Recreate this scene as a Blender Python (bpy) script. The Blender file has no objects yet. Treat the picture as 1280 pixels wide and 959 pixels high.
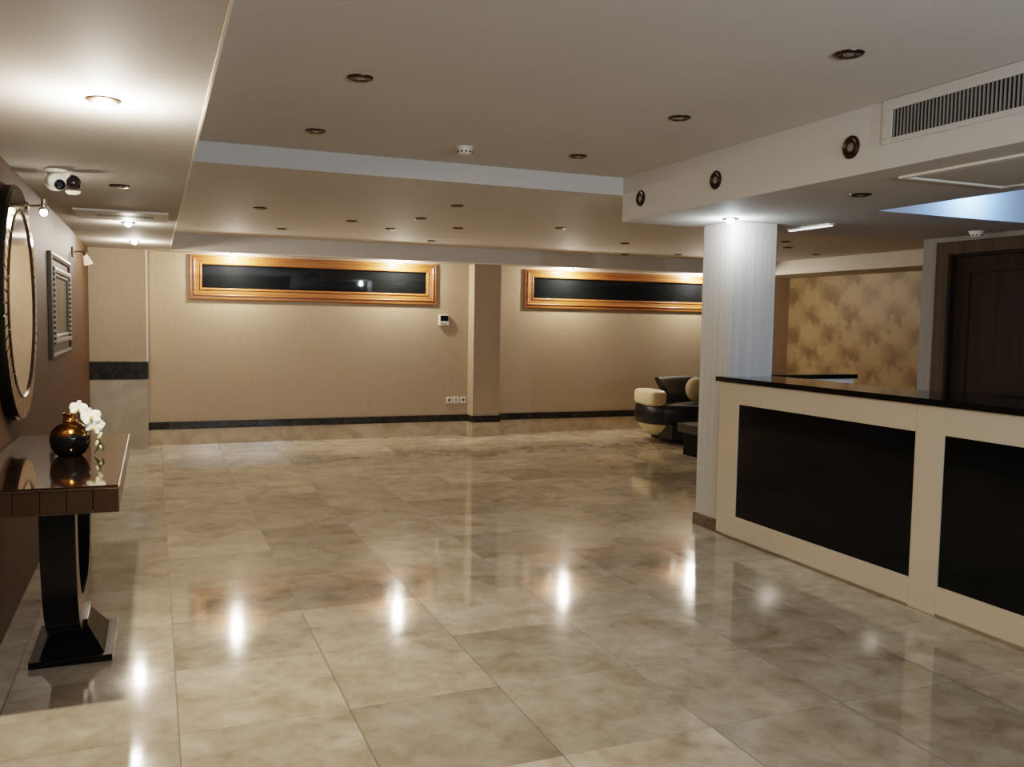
import bpy, bmesh, math, random
from mathutils import Vector, Matrix
random.seed(7)
PI = math.pi
sc = bpy.context.scene
COL = sc.collection

# ------------------------------------------------------------------ materials
def srgb(r, g, b):
    def f(c):
        c /= 255.0
        return c / 12.92 if c <= .04045 else ((c + .055) / 1.055) ** 2.4
    return (f(r), f(g), f(b), 1)

def new_mat(name):
    m = bpy.data.materials.new(name); m.use_nodes = True
    nt = m.node_tree
    return m, nt, nt.nodes['Principled BSDF'], nt.nodes, nt.links

def pm(name, col, rough=.5, metal=0, noise=.06, nscale=14, spec=.5, emit=None, estr=0, coat=0, stretch=(1, 1, 1), bump=0):
    """principled with a little procedural mottling"""
    m, nt, b, N, L = new_mat(name)
    tc = N.new('ShaderNodeTexCoord'); mp = N.new('ShaderNodeMapping'); mp.inputs['Scale'].default_value = stretch
    L.new(tc.outputs['Object'], mp.inputs['Vector'])
    nz = N.new('ShaderNodeTexNoise'); nz.inputs['Scale'].default_value = nscale; nz.inputs['Detail'].default_value = 5
    L.new(mp.outputs['Vector'], nz.inputs['Vector'])
    mx = N.new('ShaderNodeMix'); mx.data_type = 'RGBA'
    c = Vector(col[:3])
    mx.inputs['A'].default_value = (*(c * (1 - noise)), 1); mx.inputs['B'].default_value = (*[min(1, v) for v in c * (1 + noise)], 1)
    L.new(nz.outputs['Fac'], mx.inputs['Factor']); L.new(mx.outputs['Result'], b.inputs['Base Color'])
    b.inputs['Roughness'].default_value = rough; b.inputs['Metallic'].default_value = metal
    b.inputs['Specular IOR Level'].default_value = spec
    if coat: b.inputs['Coat Weight'].default_value = coat; b.inputs['Coat Roughness'].default_value = .04
    if emit: b.inputs['Emission Color'].default_value = emit; b.inputs['Emission Strength'].default_value = estr
    if bump:
        bp = N.new('ShaderNodeBump'); bp.inputs['Strength'].default_value = bump; bp.inputs['Distance'].default_value = .01
        L.new(nz.outputs['Fac'], bp.inputs['Height']); L.new(bp.outputs['Normal'], b.inputs['Normal'])
    return m

def math_node(N, L, op, a, b=None):
    n = N.new('ShaderNodeMath'); n.operation = op
    for i, v in enumerate((a, b)):
        if v is None: continue
        if isinstance(v, (int, float)): n.inputs[i].default_value = v
        else: L.new(v, n.inputs[i])
    return n.outputs[0]

def ramp(N, L, fac, stops):
    r = N.new('ShaderNodeValToRGB'); L.new(fac, r.inputs['Fac'])
    e = r.color_ramp.elements
    while len(e) < len(stops): e.new(.5)
    for i, (p, c) in enumerate(stops): e[i].position = p; e[i].color = c
    return r.outputs['Color']

def marble_floor():
    m, nt, b, N, L = new_mat('polished_marble_tiles')
    S = .6165
    tc = N.new('ShaderNodeTexCoord'); sx = N.new('ShaderNodeSeparateXYZ'); L.new(tc.outputs['Object'], sx.inputs[0])
    u = math_node(N, L, 'DIVIDE', math_node(N, L, 'SUBTRACT', sx.outputs['X'], .068), S)
    v = math_node(N, L, 'DIVIDE', math_node(N, L, 'SUBTRACT', sx.outputs['Y'], 3.263), S)
    iu = math_node(N, L, 'FLOOR', u); iv = math_node(N, L, 'FLOOR', v)
    cb = N.new('ShaderNodeCombineXYZ'); L.new(iu, cb.inputs[0]); L.new(iv, cb.inputs[1])
    wn = N.new('ShaderNodeTexWhiteNoise'); wn.noise_dimensions = '3D'; L.new(cb.outputs[0], wn.inputs['Vector'])
    # every slab takes its veins from a different place
    off = N.new('ShaderNodeVectorMath'); off.operation = 'SCALE'; off.inputs['Scale'].default_value = 37
    L.new(wn.outputs['Color'], off.inputs[0])
    add = N.new('ShaderNodeVectorMath'); add.operation = 'ADD'; L.new(tc.outputs['Object'], add.inputs[0]); L.new(off.outputs[0], add.inputs[1])
    n1 = N.new('ShaderNodeTexNoise'); n1.inputs['Scale'].default_value = 2.6; n1.inputs['Detail'].default_value = 9
    n1.inputs['Roughness'].default_value = .62; n1.inputs['Distortion'].default_value = .25; L.new(add.outputs[0], n1.inputs['Vector'])
    n2 = N.new('ShaderNodeTexNoise'); n2.inputs['Scale'].default_value = 5.5; n2.inputs['Detail'].default_value = 7
    n2.inputs['Distortion'].default_value = .5; L.new(add.outputs[0], n2.inputs['Vector'])
    c1 = ramp(N, L, n1.outputs['Fac'], [(.28, srgb(162, 149, 130)), (.47, srgb(182, 169, 149)), (.62, srgb(194, 182, 164)), (.8, srgb(208, 197, 181))])
    c2 = ramp(N, L, n2.outputs['Fac'], [(.30, srgb(196, 184, 168)), (.40, srgb(226, 221, 212)), (.62, (1, 1, 1, 1))])
    mx = N.new('ShaderNodeMix'); mx.data_type = 'RGBA'; mx.blend_type = 'MULTIPLY'; mx.inputs['Factor'].default_value = .75
    L.new(c1, mx.inputs['A']); L.new(c2, mx.inputs['B'])
    n3 = N.new('ShaderNodeTexNoise'); n3.inputs['Scale'].default_value = 17; n3.inputs['Detail'].default_value = 8; n3.inputs['Roughness'].default_value = .65; L.new(add.outputs[0], n3.inputs['Vector'])
    c3 = ramp(N, L, n3.outputs['Fac'], [(.34, srgb(190, 176, 158)), (.46, srgb(236, 231, 224)), (.6, (1, 1, 1, 1))])
    m3 = N.new('ShaderNodeMix'); m3.data_type = 'RGBA'; m3.blend_type = 'MULTIPLY'; m3.inputs['Factor'].default_value = .3
    L.new(mx.outputs['Result'], m3.inputs['A']); L.new(c3, m3.inputs['B']); mx = m3
    tone = math_node(N, L, 'ADD', math_node(N, L, 'MULTIPLY', wn.outputs['Value'], .42), .74)
    mt = N.new('ShaderNodeMix'); mt.data_type = 'RGBA'; mt.blend_type = 'MULTIPLY'; mt.inputs['Factor'].default_value = 1
    L.new(mx.outputs['Result'], mt.inputs['A'])
    cc = N.new('ShaderNodeCombineColor'); [L.new(tone, cc.inputs[i]) for i in range(3)]
    L.new(cc.outputs[0], mt.inputs['B'])
    def line(c, w):
        f = math_node(N, L, 'FRACT', c); d = math_node(N, L, 'MINIMUM', f, math_node(N, L, 'SUBTRACT', 1, f))
        return math_node(N, L, 'LESS_THAN', d, w)
    g = math_node(N, L, 'MAXIMUM', line(u, .0042), math_node(N, L, 'MULTIPLY', line(v, .003), .4))
    mg = N.new('ShaderNodeMix'); mg.data_type = 'RGBA'; L.new(math_node(N, L, 'MULTIPLY', g, .8), mg.inputs['Factor'])
    L.new(mt.outputs['Result'], mg.inputs['A']); mg.inputs['B'].default_value = srgb(70, 56, 42)
    L.new(mg.outputs['Result'], b.inputs['Base Color'])
    rg = math_node(N, L, 'ADD', math_node(N, L, 'MULTIPLY', n2.outputs['Fac'], .07), .045)
    L.new(math_node(N, L, 'ADD', rg, math_node(N, L, 'MULTIPLY', g, .4)), b.inputs['Roughness'])
    b.inputs['Specular IOR Level'].default_value = .6
    return m

def wallpaper(name, base, dark, streak=(60, 60, 3), amt=.5, rough=.6):
    m, nt, b, N, L = new_mat(name)
    tc = N.new('ShaderNodeTexCoord'); mp = N.new('ShaderNodeMapping'); mp.inputs['Scale'].default_value = streak
    L.new(tc.outputs['Object'], mp.inputs[0])
    n = N.new('ShaderNodeTexNoise'); n.inputs['Scale'].default_value = 1; n.inputs['Detail'].default_value = 4; L.new(mp.outputs[0], n.inputs['Vector'])
    n2 = N.new('ShaderNodeTexNoise'); n2.inputs['Scale'].default_value = 260; L.new(tc.outputs['Object'], n2.inputs['Vector'])
    f = math_node(N, L, 'ADD', math_node(N, L, 'MULTIPLY', n.outputs['Fac'], amt), math_node(N, L, 'MULTIPLY', n2.outputs['Fac'], 1 - amt))
    L.new(ramp(N, L, f, [(.3, dark), (.62, base)]), b.inputs['Base Color'])
    b.inputs['Roughness'].default_value = rough; b.inputs['Specular IOR Level'].default_value = .15
    bp = N.new('ShaderNodeBump'); bp.inputs['Strength'].default_value = .08; bp.inputs['Distance'].default_value = .003
    L.new(f, bp.inputs['Height']); L.new(bp.outputs[0], b.inputs['Normal'])
    return m

def damask():
    m, nt, b, N, L = new_mat('damask_wallpaper')
    tc = N.new('ShaderNodeTexCoord'); nz = N.new('ShaderNodeTexNoise'); nz.inputs['Scale'].default_value = 6.5; nz.inputs['Detail'].default_value = 5
    L.new(tc.outputs['Object'], nz.inputs['Vector'])
    sx = N.new('ShaderNodeSeparateXYZ'); L.new(tc.outputs['Object'], sx.inputs[0])
    w = math_node(N, L, 'MULTIPLY', math_node(N, L, 'SUBTRACT', nz.outputs['Fac'], .5), 3.6)
    a = math_node(N, L, 'ADD', math_node(N, L, 'MULTIPLY', sx.outputs['Y'], 2 * PI / .80), w)
    z = math_node(N, L, 'ADD', math_node(N, L, 'MULTIPLY', sx.outputs['Z'], 2 * PI / .56), math_node(N, L, 'MULTIPLY', w, 1.5))
    p = math_node(N, L, 'MULTIPLY', math_node(N, L, 'COSINE', a), math_node(N, L, 'COSINE', z))
    p = math_node(N, L, 'ADD', p, math_node(N, L, 'MULTIPLY', w, .35))
    f = math_node(N, L, 'ADD', math_node(N, L, 'MULTIPLY', p, .5), .5)
    L.new(ramp(N, L, f, [(.30, srgb(142, 122, 90)), (.55, srgb(128, 107, 76)), (.95, srgb(106, 85, 58))]), b.inputs['Base Color'])
    b.inputs['Roughness'].default_value = .5
    return m

def wood(name, c1, c2, scale=(2, 30, 30), rough=.3, coat=.4):
    m, nt, b, N, L = new_mat(name)
    tc = N.new('ShaderNodeTexCoord'); mp = N.new('ShaderNodeMapping'); mp.inputs['Scale'].default_value = scale
    L.new(tc.outputs['Object'], mp.inputs[0])
    n = N.new('ShaderNodeTexNoise'); n.inputs['Scale'].default_value = 1; n.inputs['Detail'].default_value = 6; n.inputs['Distortion'].default_value = .8
    L.new(mp.outputs[0], n.inputs['Vector'])
    L.new(ramp(N, L, n.outputs['Fac'], [(.3, c2), (.65, c1)]), b.inputs['Base Color'])
    b.inputs['Roughness'].default_value = rough
    b.inputs['Coat Weight'].default_value = coat; b.inputs['Coat Roughness'].default_value = .15
    if not coat: b.inputs['Specular IOR Level'].default_value = .15
    return m

def stone(name, c1, c2, c3, scale=9, rough=.2):
    m, nt, b, N, L = new_mat(name)
    tc = N.new('ShaderNodeTexCoord')
    n = N.new('ShaderNodeTexNoise'); n.inputs['Scale'].default_value = scale; n.inputs['Detail'].default_value = 9; n.inputs['Distortion'].default_value = 1.2
    L.new(tc.outputs['Object'], n.inputs['Vector'])
    L.new(ramp(N, L, n.outputs['Fac'], [(.3, c1), (.52, c2), (.72, c3)]), b.inputs['Base Color'])
    b.inputs['Roughness'].default_value = rough
    return m

def vase_mat():
    m, nt, b, N, L = new_mat('black_and_gold_glaze')
    tc = N.new('ShaderNodeTexCoord'); sx = N.new('ShaderNodeSeparateXYZ'); L.new(tc.outputs['Object'], sx.inputs[0])
    ang = math_node(N, L, 'ARCTAN2', sx.outputs['Y'], sx.outputs['X'])
    wv = math_node(N, L, 'MULTIPLY', math_node(N, L, 'SINE', math_node(N, L, 'MULTIPLY', ang, 6)), .008)
    f = math_node(N, L, 'GREATER_THAN', math_node(N, L, 'ADD', sx.outputs['Z'], wv), .098)
    mx = N.new('ShaderNodeMix'); mx.data_type = 'RGBA'; L.new(f, mx.inputs['Factor'])
    mx.inputs['A'].default_value = (.004, .004, .004, 1); mx.inputs['B'].default_value = srgb(140, 100, 48)
    L.new(mx.outputs['Result'], b.inputs['Base Color']); L.new(f, b.inputs['Metallic'])
    L.new(math_node(N, L, 'ADD', math_node(N, L, 'MULTIPLY', f, .08), .07), b.inputs['Roughness'])
    return m

def checker_mat():
    m, nt, b, N, L = new_mat('black_and_silver_chequer')
    tc = N.new('ShaderNodeTexCoord'); sx = N.new('ShaderNodeSeparateXYZ'); L.new(tc.outputs['Object'], sx.inputs[0])
    f = math_node(N, L, 'ADD', math_node(N, L, 'FLOOR', math_node(N, L, 'DIVIDE', sx.outputs['Y'], .036)), math_node(N, L, 'FLOOR', math_node(N, L, 'DIVIDE', sx.outputs['Z'], .0185)))
    f = math_node(N, L, 'ABSOLUTE', math_node(N, L, 'MODULO', f, 2))
    mx = N.new('ShaderNodeMix'); mx.data_type = 'RGBA'; L.new(f, mx.inputs['Factor'])
    mx.inputs['A'].default_value = srgb(158, 148, 132); mx.inputs['B'].default_value = srgb(14, 12, 10)
    L.new(mx.outputs['Result'], b.inputs['Base Color']); b.inputs['Roughness'].default_value = .4
    return m

def emit_mat(name, col, s):
    m, nt, b, N, L = new_mat(name)
    b.inputs['Base Color'].default_value = col; b.inputs['Emission Color'].default_value = col; b.inputs['Emission Strength'].default_value = s
    b.inputs['Roughness'].default_value = .3
    return m

WARM = (1, .66, .36, 1)
COOL = (.72, .88, 1, 1)
M = dict(
    floor=marble_floor(),
    paint=pm('white_ceiling_paint', srgb(202, 197, 190), .75, noise=.015, nscale=3, spec=.05),
    bead=pm('bright_bead_paint', srgb(232, 224, 208), .5, noise=.01),
    wall=wallpaper('beige_textured_wallpaper', srgb(176, 159, 138), srgb(162, 144, 122), (50, 50, 6), .35),
    wall_left=wallpaper('brown_wallpaper', srgb(82, 59, 41), srgb(66, 47, 32), (5, 24, 1.2), .6, .55),
    pil_front=wallpaper('shadowed_beige_wallpaper', srgb(160, 140, 116), srgb(146, 126, 104), (50, 50, 6), .35),
    col=wallpaper('pale_striped_wallpaper', srgb(206, 200, 192), srgb(188, 182, 172), (60, 60, .4), .8, .5),
    damask=damask(),
    grey_wall=wallpaper('grey_wallpaper', srgb(156, 149, 140), srgb(142, 135, 126), (70, 70, 1), .6),
    band=stone('dark_green_marble', srgb(26, 25, 22), srgb(42, 40, 35), srgb(66, 62, 54), 16, .18),
    skirt=stone('beige_marble', srgb(158, 143, 122), srgb(178, 163, 140), srgb(192, 178, 158), 4, .18),
    lowpanel=stone('pale_marble_panel', srgb(158, 146, 128), srgb(170, 158, 140), srgb(180, 169, 152), 3, .35),
    colskirt=stone('brown_marble_skirting', srgb(88, 74, 56), srgb(112, 96, 76), srgb(126, 110, 88), 10, .2),
    wood=wood('golden_oak', srgb(158, 102, 56), srgb(120, 72, 37), (1.5, 40, 40), .32),
    woodv=wood('golden_oak_upright', srgb(158, 102, 56), srgb(120, 72, 37), (40, 40, 1.5), .32),
    darkwood=wood('dark_walnut', srgb(60, 43, 27), srgb(46, 32, 20), (14, 14, .8), .6, .0),
    trimwood=wood('grey_brown_trim', srgb(92, 76, 58), srgb(74, 60, 46), (14, 14, .8), .6, .0),
    blackwood=wood('black_brown_jamb', srgb(46, 34, 24), srgb(34, 24, 16), (14, 14, .8), .6, .0),
    nightglass=pm('night_glass', (.006, .007, .008, 1), .03, noise=.0, spec=.5),
    bronze_ring=pm('dark_bronze', srgb(70, 54, 42), .32, .85, noise=.1, nscale=60),
    reflector=pm('satin_reflector', srgb(120, 110, 98), .2, .9, noise=.05),
    unlit_bulb=pm('clear_lamp_face', srgb(170, 165, 158), .08, .6, noise=.05),
    ringcentre=pm('grey_disc', srgb(128, 120, 108), .4, noise=.05),
    hot=emit_mat('warm_bulb', (1, .86, .68, 1), 1200),
    softhot=emit_mat('warm_bulb_dimmer', (1, .84, .62, 1), 30),
    hotcool=emit_mat('cool_bulb', (.84, .94, 1, 1), 220),
    softbulb=emit_mat('sconce_bulb', (1, .78, .5, 1), 120),
    strip=emit_mat('white_diffuser', (.95, .97, 1, 1), 1.1),
    plastic=pm('white_plastic', srgb(228, 222, 210), .35, noise=.01),
    greyplastic=pm('grey_plastic', srgb(120, 112, 104), .5, noise=.03),
    blackplastic=pm('black_plastic', (.006, .006, .007, 1), .12, noise=.05),
    smoked=pm('smoked_dome', srgb(38, 32, 36), .08, noise=.05),
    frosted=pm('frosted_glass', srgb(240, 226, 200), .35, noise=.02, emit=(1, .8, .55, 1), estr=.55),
    chrome=pm('chrome', (.85, .83, .8, 1), .08, 1, noise=.02),
    nickel=pm('aged_nickel', srgb(110, 96, 82), .28, .9, noise=.06),
    cream=pm('cream_lacquer', srgb(212, 195, 170), .34, noise=.02, nscale=4),
    blackglass=pm('black_gloss_panel', (.0035, .0038, .0035, 1), .09, noise=.05, spec=.4),
    granite=pm('black_granite', (.006, .006, .006, 1), .07, noise=.4, nscale=120),
    mirror=pm('mirror_glass', (.86, .83, .78, 1), .015, 1, noise=.0),
    mirrortile=pm('bronze_mirror_tile', srgb(150, 128, 104), .07, 1, noise=.03),
    bronzeglass=pm('bronze_mirror', srgb(92, 70, 52), .06, .92, noise=.03),
    bronzetile=pm('bronze_tile', srgb(98, 78, 60), .2, .75, noise=.05, nscale=5),
    blacklac=pm('black_lacquer', (.005, .0047, .0042, 1), .2, noise=.1, spec=.22),
    satinedge=pm('satin_edge', srgb(120, 108, 94), .25, .6, noise=.05),
    silverframe=pm('tarnished_silver', srgb(50, 44, 37), .4, .35, noise=.15, nscale=40),
    darkframe=pm('dark_frame', srgb(38, 31, 26), .55, .0, noise=.1),
    art=wallpaper('grey_picture', srgb(88, 83, 75), srgb(64, 60, 54), (3, 9, 2.5), .8, .25),
    chequer=checker_mat(),
    vase=vase_mat(), gold=pm('gold', srgb(206, 158, 82), .12, 1, noise=.04),
    petal=pm('white_petal', srgb(250, 244, 222), .5, noise=.03, nscale=40),
    lip=pm('orchid_lip', srgb(206, 190, 120), .5, noise=.1, nscale=80),
    stem=pm('green_stem', srgb(92, 96, 50), .5, noise=.15, nscale=40),
    leaf=pm('dark_leaf', srgb(54, 62, 34), .4, noise=.2, nscale=30),
    bud=pm('pale_bud', srgb(214, 206, 160), .5, noise=.06, nscale=60),
    leather=pm('black_leather', (.010, .010, .010, 1), .33, noise=.2, nscale=60, bump=.15),
    creamleather=pm('cream_leather', srgb(222, 206, 172), .45, noise=.04, nscale=50, bump=.12),
    cushion=pm('cream_cushion', srgb(196, 178, 146), .7, noise=.05, nscale=60, bump=.2),
    greyglass=pm('grey_table_glass', srgb(64, 62, 58), .2, noise=.05),
    vent=pm('vent_white', srgb(196, 191, 184), .5, noise=.02),
    slat=pm('aluminium_slat', srgb(150, 146, 140), .4, .4, noise=.04),
    dark=pm('dark_cavity', (.006, .006, .006, 1), .8, noise=.1),
)

# ------------------------------------------------------------------ mesh helpers (world coordinates)
class MB:
    def __init__(s): s.bm = bmesh.new(); s.mats = []
    def _mi(s, mi, faces):
        for f in faces: f.material_index = mi
    def box(s, x0, x1, y0, y1, z0, z1, mi=0):
        v = [s.bm.verts.new((x, y, z)) for x in (x0, x1) for y in (y0, y1) for z in (z0, z1)]
        fs = [s.bm.faces.new([v[i] for i in q]) for q in ((0, 1, 3, 2), (4, 6, 7, 5), (0, 4, 5, 1), (2, 3, 7, 6), (0, 2, 6, 4), (1, 5, 7, 3))]
        s._mi(mi, fs); return s
    def quad(s, *pts, mi=0):
        f = s.bm.faces.new([s.bm.verts.new(p) for p in pts]); f.material_index = mi; return s
    def lathe(s, prof, c=(0, 0, 0), axis=(0, 0, 1), n=32, mi=0, cap=True):
        """prof: (radius, height) pairs along axis"""
        q = Vector((0, 0, 1)).rotation_difference(Vector(axis)); c = Vector(c); rings = []
        for r, h in prof:
            rings.append([s.bm.verts.new(c + q @ Vector((r * math.cos(2 * PI * i / n), r * math.sin(2 * PI * i / n), h))) for i in range(n)])
        for a, b in zip(rings, rings[1:]):
            for i in range(n):
                f = s.bm.faces.new((a[i], a[(i + 1) % n], b[(i + 1) % n], b[i])); f.material_index = mi
        if cap:
            for r in (rings[0], rings[-1]):
                f = s.bm.faces.new(r); f.material_index = mi
        return s
    def tube(s, pts, r, n=10, mi=0):
        pts = [Vector(p) for p in pts]; rings = []; rr = r if isinstance(r, (list, tuple)) else [r] * len(pts)
        up = Vector((0, 0, 1)); 
        for i, p in enumerate(pts):
            t = (pts[min(i + 1, len(pts) - 1)] - pts[max(i - 1, 0)]).normalized()
            a = t.cross(up); a = a.normalized() if a.length > 1e-4 else Vector((1, 0, 0)); b = a.cross(t)
            rings.append([s.bm.verts.new(p + rr[i] * (a * math.cos(2 * PI * k / n) + b * math.sin(2 * PI * k / n))) for k in range(n)])
        for a, b in zip(rings, rings[1:]):
            for i in range(n): s.bm.faces.new((a[i], a[(i + 1) % n], b[(i + 1) % n], b[i])).material_index = mi
        s.bm.faces.new(rings[0]); s.bm.faces.new(rings[-1]); return s
    def loft(s, rings, mi=0, cap=True, closed=True):
        R = [[s.bm.verts.new(p) for p in r] for r in rings]; n = len(R[0])
        for a, b in zip(R, R[1:]):
            for i in range(n if closed else n - 1):
                s.bm.faces.new((a[i], a[(i + 1) % n], b[(i + 1) % n], b[i])).material_index = mi
        if cap: s.bm.faces.new(R[0]).material_index = mi; s.bm.faces.new(R[-1]).material_index = mi
        return s
    def puff(s, c, half, e=.45, nu=28, nv=14, rot=None, mi=0):
        """soft cushion block (superellipsoid)"""
        c = Vector(c)
        def sg(x, p): return math.copysign(abs(x) ** p, x)
        rings = []
        for j in range(1, nv):
            ph = -PI / 2 + PI * j / nv
            ring = []
            for i in range(nu):
                th = 2 * PI * i / nu
                p = Vector((half[0] * sg(math.cos(ph), e) * sg(math.cos(th), e), half[1] * sg(math.cos(ph), e) * sg(math.sin(th), e), half[2] * sg(math.sin(ph), e)))
                ring.append(c + (rot @ p if rot else p))
            rings.append(ring)
        return s.loft(rings, mi)
    def build(s, name, mats, parent=None, smooth=False, bevel=0, label=None):
        bmesh.ops.recalc_face_normals(s.bm, faces=s.bm.faces[:])
        base = Vector((0, 0, 0)); p = parent
        while p is not None: base += Vector(p.location); p = p.parent
        if base.length: bmesh.ops.translate(s.bm, verts=s.bm.verts[:], vec=-base)
        me = bpy.data.meshes.new(name); s.bm.to_mesh(me); s.bm.free()
        for m in (mats if isinstance(mats, (list, tuple)) else [mats]): me.materials.append(m)
        o = bpy.data.objects.new(name, me); COL.objects.link(o)
        if parent is not None: o.parent = parent
        if smooth:
            for f in me.polygons: f.use_smooth = True
            try: me.set_sharp_from_angle(angle=math.radians(38))
            except Exception: pass
        if bevel:
            b = o.modifiers.new('edge', 'BEVEL'); b.width = bevel; b.segments = 2; b.limit_method = 'ANGLE'
        if label: o['label'] = label
        return o

def tag(o, label, cat, group=None):
    o['label'] = label; o['category'] = cat
    if group: o['group'] = group
    return o

def thing(name, label, cat, loc, group=None):
    o = bpy.data.objects.new(name, None); COL.objects.link(o); o.location = loc; o.empty_display_size = .1
    return tag(o, label, cat, group)

def struct(o): o['kind'] = 'structure'; return o

def dup(root, loc, label):
    r = root.copy(); COL.objects.link(r); r.location = loc; r['label'] = label
    for ch in list(root.children):
        c = ch.copy(); COL.objects.link(c); c.parent = r
        for g in ch.children:
            d = g.copy(); COL.objects.link(d); d.parent = c
    return r

# ------------------------------------------------------------------ the room
ZL, ZM, ZH = 2.24, 2.43, 2.555         # low soffits, middle ceiling, raised ceiling
XW, YB, XS, XB = -.66, 10.9, .177, 3.16  # side wall, end wall, soffit edge, beam face
YS, YF = 5.65, 10.55                   # step, end soffit face
XR, YR, XD = 5.92, 5.487, 9.05         # reception wall, its end, damask wall
XE, Y0 = 8.3, -3.2
struct(MB().box(XW - .1, XD + .1, Y0 - .1, YB + .15, -.1, 0).build('floor', M['floor']))

c = MB()
RX0, RX1, RY0, RY1, RZ = 4.235, 5.72, 2.55, 4.295, 2.47
def hq(x0, x1, y0, y1, z): c.quad((x0, y0, z), (x1, y0, z), (x1, y1, z), (x0, y1, z))
hq(XW, XS, Y0, YF, ZL); hq(XW, XD, YF, YB, ZL)
hq(XS, XB, Y0, YS, ZH); hq(XS, XR, YS, YF, ZM); hq(XR, XE, YR, YF, ZM); hq(XE, XD, YR, YF, ZL)
hq(XB, XR, Y0, RY0, ZL); hq(XB, XR, RY1, YS, ZL); hq(XB, RX0, RY0, RY1, ZL); hq(RX1, XR, RY0, RY1, ZL); hq(RX0, RX1, RY0, RY1, RZ)
def vx(x, y0, y1, z0, z1): c.quad((x, y0, z0), (x, y1, z0), (x, y1, z1), (x, y0, z1))
def vy(y, x0, x1, z0, z1): c.quad((x0, y, z0), (x1, y, z0), (x1, y, z1), (x0, y, z1))
vx(XS, Y0, YS, ZL, ZH); vx(XS, YS, YF, ZL, ZM); vx(XB, Y0, YS, ZL, ZH); vx(XE, YR, YF, ZL, ZM); vx(XR, YR, YS, ZL, ZM)
vy(YS, XS, XB, ZM, ZH); vy(YS, XB, XR, ZL, ZM); vy(YF, XS, XE, ZL, ZM)
vx(RX0, RY0, RY1, ZL, RZ); vx(RX1, RY0, RY1, ZL, RZ); vy(RY0, RX0, RX1, ZL, RZ); vy(RY1, RX0, RX1, ZL, RZ)
struct(c.build('ceiling', M['paint']))
struct(MB().box(XS - .004, XS + .004, Y0, YF, ZL - .004, ZL + .012).build('trim_1', M['bead']))
struct(MB().box(XS, XE, YF - .004, YF + .004, ZL - .004, ZL + .008).build('trim_2', M['bead']))

struct(MB().box(XW - .12, XW, Y0, YB + .15, 0, 2.7).build('wall_left', M['wall_left']))
struct(MB().box(XW, XD, Y0 - .12, Y0, 0, 2.7).build('wall_front', M['grey_wall']))
struct(MB().box(XD, XD + .12, YR - .2, YB + .15, 0, 2.7).build('wall_right', M['damask']))
# end wall with two window openings
WIN = [(.385, 3.397, 1.70, 2.226), (4.617, 7.63, 1.69, 2.216)]
FR = .142
w = MB(); holes = [(a + FR - .03, b - FR + .03, z0 + FR - .03, z1 - .11 + .03) for a, b, z0, z1 in WIN]
xs = [XW, holes[0][0], holes[0][1], holes[1][0], holes[1][1], XD]
for i in range(5):
    if i in (1, 3):
        h = holes[i // 2]
        w.box(h[0], h[1], YB, YB + .15, 0, h[2]); w.box(h[0], h[1], YB, YB + .15, h[3], 2.5)
    else: w.box(xs[i], xs[i + 1], YB, YB + .15, 0, 2.5)
struct(w.build('wall_back', M['wall']))
# reception wall with door opening, and the closing wall behind it
DY0, DY1, DZ = 3.95, 5.34, 2.20
struct(MB().box(XR, XR + .15, DY1 - .02, YR, 0, ZL + .02).box(XR, XR + .15, DY0 + .02, DY1 - .02, DZ - .02, ZL + .02).box(XR, XR + .15, Y0, DY0 + .02, 0, ZL + .02)
       .box(XR + .15, XD, YR - .15, YR, 0, 2.7).build('wall_reception', M['grey_wall']))
# pilasters
PX0, PX1, PY = 3.832, 4.2, 10.68
p = struct(MB().box(PX0, PX1, PY, YB, .27, ZL).build('wall_pilaster', M['wall']))
struct(MB().box(XW, -.07, 10.65, YB, .99, ZL).build('wall_pilaster.001', M['wall']))
struct(MB().box(XW, -.07, 10.65, YB, 0, .79).build('trim_3', M['lowpanel']))
struct(MB().box(XW, -.064, 10.64, YB, .79, .99).build('trim_4', M['band'], bevel=.002))
struct(MB().box(-.078, -.062, 10.642, 10.66, .99, ZL).build('trim_5', M['bead']))
# skirting: dark band over beige marble
bb = MB(); bd = MB()
for x0, x1, y in ((-.07, PX0, YB), (PX1, XD, YB)):
    bb.box(x0, x1, y - .014, y, 0, .185); bd.box(x0, x1, y - .018, y, .185, .272)
bb.box(PX0 - .01, PX1 + .01, PY - .012, YB, 0, .185); bd.box(PX0 - .012, PX1 + .012, PY - .014, YB, .185, .272)
struct(bb.build('baseboard_back', M['skirt'])); struct(bd.build('baseboard_back_band', M['band']))
# column
CX0, CX1, CY0, CY1 = 3.8, 4.18, 5.19, 5.55
struct(MB().box(CX0, CX1, CY0, CY1, 0, ZL).build('column', M['col'], bevel=.004))
struct(MB().box(CX0 - .014, CX1 + .014, CY0 + .02, CY1 + .014, 0, .085).build('baseboard_column', M['colskirt'], bevel=.003))

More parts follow.
